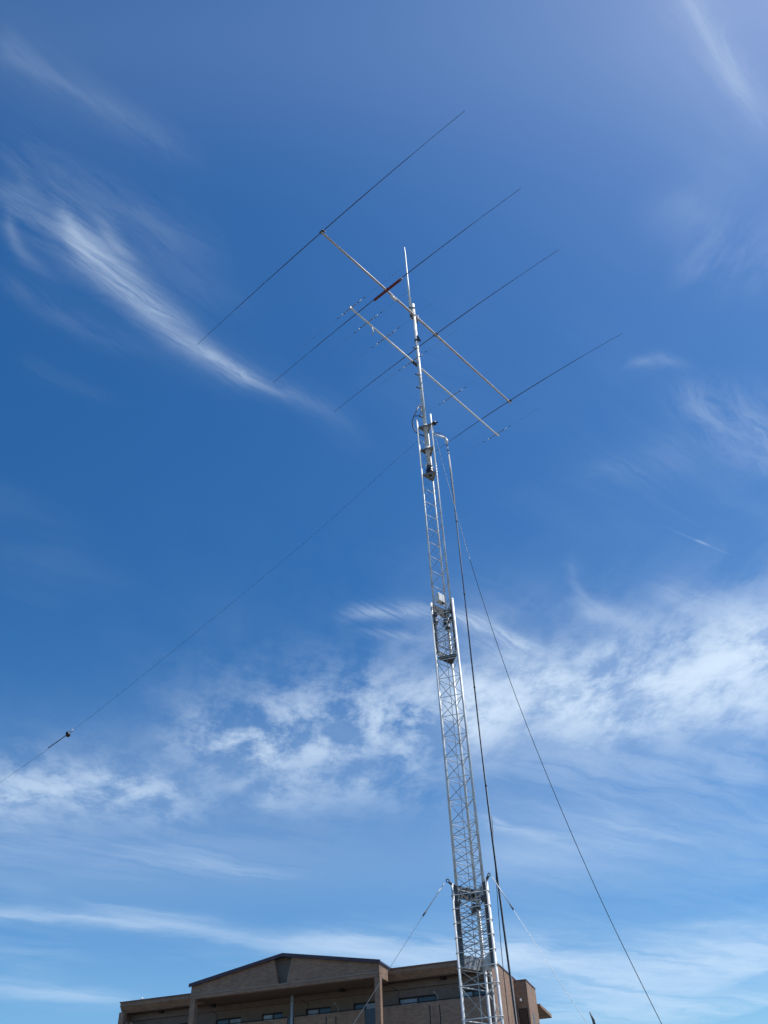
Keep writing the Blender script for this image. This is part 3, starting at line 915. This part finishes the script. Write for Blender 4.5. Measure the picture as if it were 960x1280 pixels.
# ------------------------------------------------------------------ large beam antenna
B1 = Vector((0.648, 0.7614, 0)).normalized()
E1 = Vector((B1.y, -B1.x, 0))
Z1 = 19.72
o1 = Vector((-1.133, 11.24, Z1))
yagi = thing('beam_antenna', 'large four element beam antenna with brown boom and long dark elements on the mast', 'antenna', (o1.x, o1.y, 0))
MB().tube([(0, 0, Z1)] + [tuple(B1 * t_ + Vector((0, 0, Z1 + h_))) for t_, h_ in ((1.9, .02), (3.4, .03), (5.2, .02), (7.62, 0))], [0.026, 0.028, 0.030, 0.028, 0.026], 12).build('boom', 'boom', yagi, True)
for (t_, left_, right_) in ((0.02, 4.66, 4.27), (2.29, 4.22, 4.11), (4.24, 3.80, 3.86), (7.57, 3.10, 3.66)):
    c = B1 * t_ + Vector((0, 0, Z1 + 0.05))
    pts, rad_ = [], []
    for q in range(-10, 11):
        s = q / 10
        hl = left_ if s < 0 else right_
        pts.append(c + E1 * (hl * s) - Vector((0, 0, 0.16 * s * s)))
        rad_.append(0.0105 if abs(s) < 0.35 else (0.008 if abs(s) < 0.7 else 0.005))
    el = MB().tube(pts, rad_, 8).build('element', 'element', yagi, True)
    cl = MB()
    d_, e_ = B1 * 0.045, E1 * 0.06
    cz = Vector((0, 0, Z1 + 0.034))
    v = [c_ + B1 * t_ for c_ in (-d_ - e_, d_ - e_, d_ + e_, -d_ + e_)]
    cl.add([tuple(p + cz) for p in v] + [tuple(p + cz + Vector((0, 0, 0.008))) for p in v], [(0, 1, 2, 3), (7, 6, 5, 4), (0, 4, 5, 1), (1, 5, 6, 2), (2, 6, 7, 3), (3, 7, 4, 0)])
    cl.build('element_clamp', 'galv_dark', el)
    if abs(t_ - 2.29) < 0.01:
        MB().tube([c - E1 * 0.42 - Vector((0, 0, 0.03)), c + E1 * 0.47 - Vector((0, 0, 0.03))], 0.036, 12).build('red_sleeve', 'red', el, True)
        MB().tube([c + E1 * 0.471 - Vector((0, 0, 0.03)), c + E1 * 0.52 - Vector((0, 0, 0.03))], 0.030, 10).build('sleeve_cap', 'thin', el, True)
        MB().tube([c + B1 * 0.16 - Vector((0, 0, 0.10)), c + B1 * 0.34 - Vector((0, 0, 0.10))], 0.032, 10).build('balun', 'white', el, True)
# boom to mast plate
bmid = Vector((TX, TY, 0)) - o1
bmid.z = Z1
pl = MB()
d_, u_ = B1 * 0.16, Vector((0, 0, 0.11))
nn = E1 * -0.004
cpt = B1 * B1.dot(Vector((bmid.x, bmid.y, 0))) + Vector((0, 0, Z1)) + E1 * -0.034
v = [cpt - d_ - u_, cpt + d_ - u_, cpt + d_ + u_, cpt - d_ + u_]
pl.add([tuple(p) for p in v] + [tuple(p + nn * 2) for p in v], [(0, 1, 2, 3), (7, 6, 5, 4), (0, 4, 5, 1), (1, 5, 6, 2), (2, 6, 7, 3), (3, 7, 4, 0)])
mp = pl.build('mast_bracket', 'galv_dark', yagi)
for s in (-0.07, 0.07):
    p = cpt + B1 * s
    MB().tube([p + Vector((0, 0, -0.075)) - E1 * 0.02, p + Vector((0, 0, -0.075)) + E1 * 0.09, p + Vector((0, 0, 0.075)) + E1 * 0.09, p + Vector((0, 0, 0.075)) - E1 * 0.02], 0.008, 6).build('u_bolt', 'galv', mp)

# ------------------------------------------------------------------ small beam antenna
Z2 = 17.9
o2 = Vector((-0.53, 12.09, Z2))
B2 = (Vector((3.19, 16.52, Z2)) - o2).normalized()
E2 = Vector((B2.y, -B2.x, 0))
L2 = (Vector((3.19, 16.52, Z2)) - o2).length
small = thing('small_beam_antenna', 'smaller beam antenna with a white boom and short thin elements below the large one', 'antenna', (o2.x, o2.y, 0))
MB().tube([(0, 0, Z2), tuple(B2 * (L2 * 0.5) + Vector((0, 0, Z2 + 0.01))), tuple(B2 * L2 + Vector((0, 0, Z2)))], [0.021, 0.023, 0.021], 10).build('boom', 'cream', small, True)
MB().lathe([(0.026, -0.03), (0.026, 0.03)], 10, (0, 0, Z2)).build('boom_cap', 'white', small)
for (t_, half) in ((0.03, 1.62), (0.60, 1.52), (1.22, 1.46), (2.22, 1.42), (3.80, 1.38), (5.72, 1.34)):
    c = B2 * t_ + Vector((0, 0, Z2 + 0.033))
    el = MB().tube([c - E2 * half, c + E2 * half], 0.0019, 6).build('element', 'thin', small)
    MB().tube([c - E2 * 0.17, c + E2 * 0.17], 0.0095, 8).build('element_stub', 'ochre', el)
    for s in (-1, 1):
        MB().tube([c + E2 * s * 0.27, c + E2 * s * 0.305], 0.014, 8).build('bead', 'white', el, True)
        MB().tube([c + E2 * s * 0.20, c + E2 * s * 0.235], 0.013, 8).build('insulator', 'black', el, True)
        MB().tube([c + E2 * s * 0.40, c + E2 * s * 0.435], 0.011, 8).build('end_insulator', 'black', el, True)
    MB().tube([c - B2 * 0.035 - Vector((0, 0, .012)), c + B2 * 0.035 - Vector((0, 0, .012))], 0.026, 8).build('saddle', 'ochre', el, True)
hc = B2 * 0.74 + Vector((0, 0, Z2))
MB().tube([hc - Vector((0, 0, 0.03)), hc + E2 * 0.02 - Vector((0, 0, 0.16)), hc + E2 * 0.01 - Vector((0, 0, 0.30))], 0.014, 8).build('balun_tail', 'rope', small, True)
bm2 = Vector((TX - 0.01, TY, 0)) - o2
k2 = B2.dot(Vector((bm2.x, bm2.y, 0)))
cb = B2 * k2 + Vector((0, 0, Z2))
brk = MB().tube([cb - B2 * 0.14, cb + B2 * 0.14], 0.036, 10).build('boom_sleeve', 'galv_dark', small, True)
MB().tube([cb + E2 * 0.0, cb + E2 * 0.10], 0.03, 10).build('mast_bracket', 'galv_dull', small)
MB().tube([cb - B2 * 0.10 + Vector((0, 0, 0.05)), cb + Vector((0.0, -0.14, 0.05)), cb + B2 * 0.10 + Vector((0, 0, 0.05))], 0.008, 6).build('u_bolt', 'galv', brk)

# ------------------------------------------------------------------ cables, guys and wires
hx, hy = TX + cr.x + 0.29, TY + cr.y - 0.04
cbl = thing('feeder_cable', 'thick black feeder cable hanging from the outrigger arm down beside the tower', 'cable', (hx, hy, 0))
MB().lathe([(0.018, -0.12), (0.034, -0.09), (0.034, -0.02), (0.02, 0.02)], 12, (0, 0, 15.04)).build('strain_relief', 'white', cbl, True)
for k in range(4):
    MB().lathe([(0.012, -0.02), (0.022, 0.0), (0.012, 0.02)], 10, (0.004 * k, 0, 14.86 - 0.075 * k)).build('chain_link', 'galv' if k % 2 else 'galv_dark', cbl, True)
def hang(dx, amp, ph, z_top, n=26):
    out = []
    for k in range(n + 1):
        z = z_top + (0.05 - z_top) * k / n
        s = k / n
        out.append((dx + amp * math.sin(math.pi * s) + 0.012 * math.sin(9 * s + ph), 0.01 * math.sin(6 * s + ph), z))
    return out
MB().tube(hang(0.0, -0.03, 0, 14.6), [0.007] * 5 + [0.010] * 3 + [0.0125] * 19, 8).build('cable', 'black', cbl, True)
MB().tube(hang(0.012, -0.035, 0.6, 14.6), 0.006, 6).build('thin_cable', 'rope', cbl, True)
MB().tube([(0.022, 0.02, 14.6), (0.03, 0.02, 14.2), (0.03, 0.02, 13.2)], 0.007, 6).build('pale_sheath', 'rope', cbl, True)
MB().tube([(-0.005, 0, 6.6), (-0.03, 0, 6.1), (-0.065, 0, 5.4)] + hang(-0.10, 0.0, 3.0, 4.7), 0.005, 6).build('side_line', 'black', cbl, True)  # thin dark line leaving the feeder partway down and running beside it


for k, z in enumerate((12.7, 10.9, 8.9, 7.1, 5.2, 3.1)):
    s = (14.6 - z) / 14.55
    MB().lathe([(0.015, -0.02), (0.018, 0.0), (0.015, 0.02)], 8, (0.004 - 0.032 * math.sin(math.pi * s) + 0.012 * math.sin(9 * s + 0.3), 0.0, z)).build('cable_tie', 'black', cbl)


def guy(label, a, b, grp, tl=0.6):
    a, b = Vector(a), Vector(b)
    o = thing('guy_wire', label, 'guy wire', (b.x, b.y, 0), 0, grp)
    off = Vector((b.x, b.y, 0))
    A_, B_ = a - off, b - off
    d = (B_ - A_).normalized()
    MB().tube(catenary(A_ + d * tl, B_, 0.03), 0.0030, 6).build('wire', 'steel_wire', o)
    MB().tube([A_ + d * 0.06, A_ + d * (tl - 0.04)], 0.0075, 8).build('turnbuckle', 'galv', o, True)
    MB().tube([A_ + d * (tl - 0.04), A_ + d * (tl + 0.05)], 0.012, 8).build('wire_grip', 'galv_dark', o, True)
    MB().lathe([(0.20, -0.2), (0.20, 0.08), (0.16, 0.12)], 12).build('anchor_block', 'concrete', o)
    return o


lc, rc = corners(0.54)['left'], corners(0.54)['right']
la = Vector((TX, TY, 5.68)) + lc + lc.normalized() * 0.09
ra = Vector((TX, TY, 5.68)) + rc + rc.normalized() * 0.09
lb = Vector((-0.79, 13.40, 3.78))
rb = Vector((2.30, 12.85, 3.55))
def ground_hit(a, b):
    t_ = (a.z - 0.08) / (a.z - b.z)
    return a + (b - a) * t_
guy('pale guy wire from the tower slanting down left across the apartment block', la, ground_hit(la, lb), 'guy wires of the tower')
guy('pale guy wire from the tower slanting down right into open sky', ra, ground_hit(ra, rb), 'guy wires of the tower')

# sloping wire to the right
wa = Vector((1.27, 13.60, 15.3))
pts = [Vector((1.22, 13.6, 15.25)), Vector((1.27, 13.6, 14.75)), Vector((1.50, 13.6, 12.76)), Vector((1.75, 13.6, 10.9)), Vector((2.09, 13.6, 8.85)), Vector((2.49, 13.6, 6.99)), Vector((2.93, 13.6, 5.25)), Vector((3.43, 13.6, 3.62)), Vector((4.05, 13.6, 1.75)), Vector((4.68, 13.6, 0.1))]
def smooth_path(p, n=5):
    out = []
    for i in range(len(p) - 1):
        p0, p1, p2, p3 = p[max(i - 1, 0)], p[i], p[i + 1], p[min(i + 2, len(p) - 1)]
        for k in range(n):
            t_ = k / n
            out.append(0.5 * ((2 * p1) + (p2 - p0) * t_ + (2 * p0 - 5 * p1 + 4 * p2 - p3) * t_ ** 2 + (3 * p1 - p0 - 3 * p2 + p3) * t_ ** 3))
    out.append(p[-1])
    return out
ow = Vector((4.68, 13.6, 0))
sw = thing('sloping_wire', 'long dark sagging wire from the tower head down to the lower right corner', 'wire', ow)
sp_ = smooth_path([p - ow for p in pts])
MB().tube(sp_[:14], 0.0045, 6).build('upper_rope', 'rope', sw)
MB().tube(sp_[13:], 0.0052, 6).build('wire', 'wire_dark', sw)
MB().lathe([(0.15, -0.2), (0.15, 0.06), (0.10, 0.10)], 12).build('anchor_block', 'concrete', sw)

# wire antenna to the left with its black insulator
pl_ = [Vector((0.86, 13.9, 15.3)), Vector((0.23, 13.9, 14.62)), Vector((-1.3, 13.9, 12.92)), Vector((-2.91, 13.9, 11.28)), Vector((-4.35, 13.9, 9.86)), Vector((-5.76, 13.9, 8.52)), Vector((-6.75, 13.9, 7.70)), Vector((-8.6, 13.9, 6.2)), Vector((-10.6, 13.9, 4.8))]
ol = Vector((-10.6, 13.9, 0))
lw = thing('wire_antenna', 'thin dark wire with a black insulator stretching from the tower head to the left edge', 'wire', ol)
MB().tube(smooth_path([p - ol for p in pl_], 6), 0.0023, 6).build('wire', 'wire_dark', lw)
ic = Vector((-5.76, 13.9, 8.52)) - ol
io = MB().lathe([(0.009, -0.05), (0.034, -0.04), (0.040, 0.0), (0.034, 0.035), (0.010, 0.047)], 14).build('insulator', 'black_gloss', lw, True)
io.location = ic
io.rotation_euler = (0, math.radians(-25), 0)
MB().tube([ic + Vector((0.02, 0, 0.03)), ic + Vector((0.08, 0, 0.09))], 0.008, 8).build('wire_grip', 'rope', lw, True)
MB().tube([ic + Vector((-0.03, 0, -0.02)), ic + Vector((-0.30, 0, -0.24))], 0.006, 8).build('wire_splice', 'wire_dark', lw, True)
MB().tube([(0, 0, 0), (0, 0, 4.85)], [0.05, 0.035], 10).build('post', 'galv_dull', lw, True)

# far pole whose tip just shows at the bottom edge
fp = thing('thin_pole', 'tip of a thin grey pole at the bottom edge right of the tower', 'pole', (5.56, 30.0, 0))
MB().tube([(0, 0, 0), (0, 0, 6.0)], [0.07, 0.035], 10).build('shaft', 'galv', fp, True)
MB().tube([(0, 0, 6.0), (-0.02, 0, 6.25), (-0.09, 0, 6.47)], [0.04, 0.042, 0.015], 10).build('tip', 'galv_dark', fp, True)
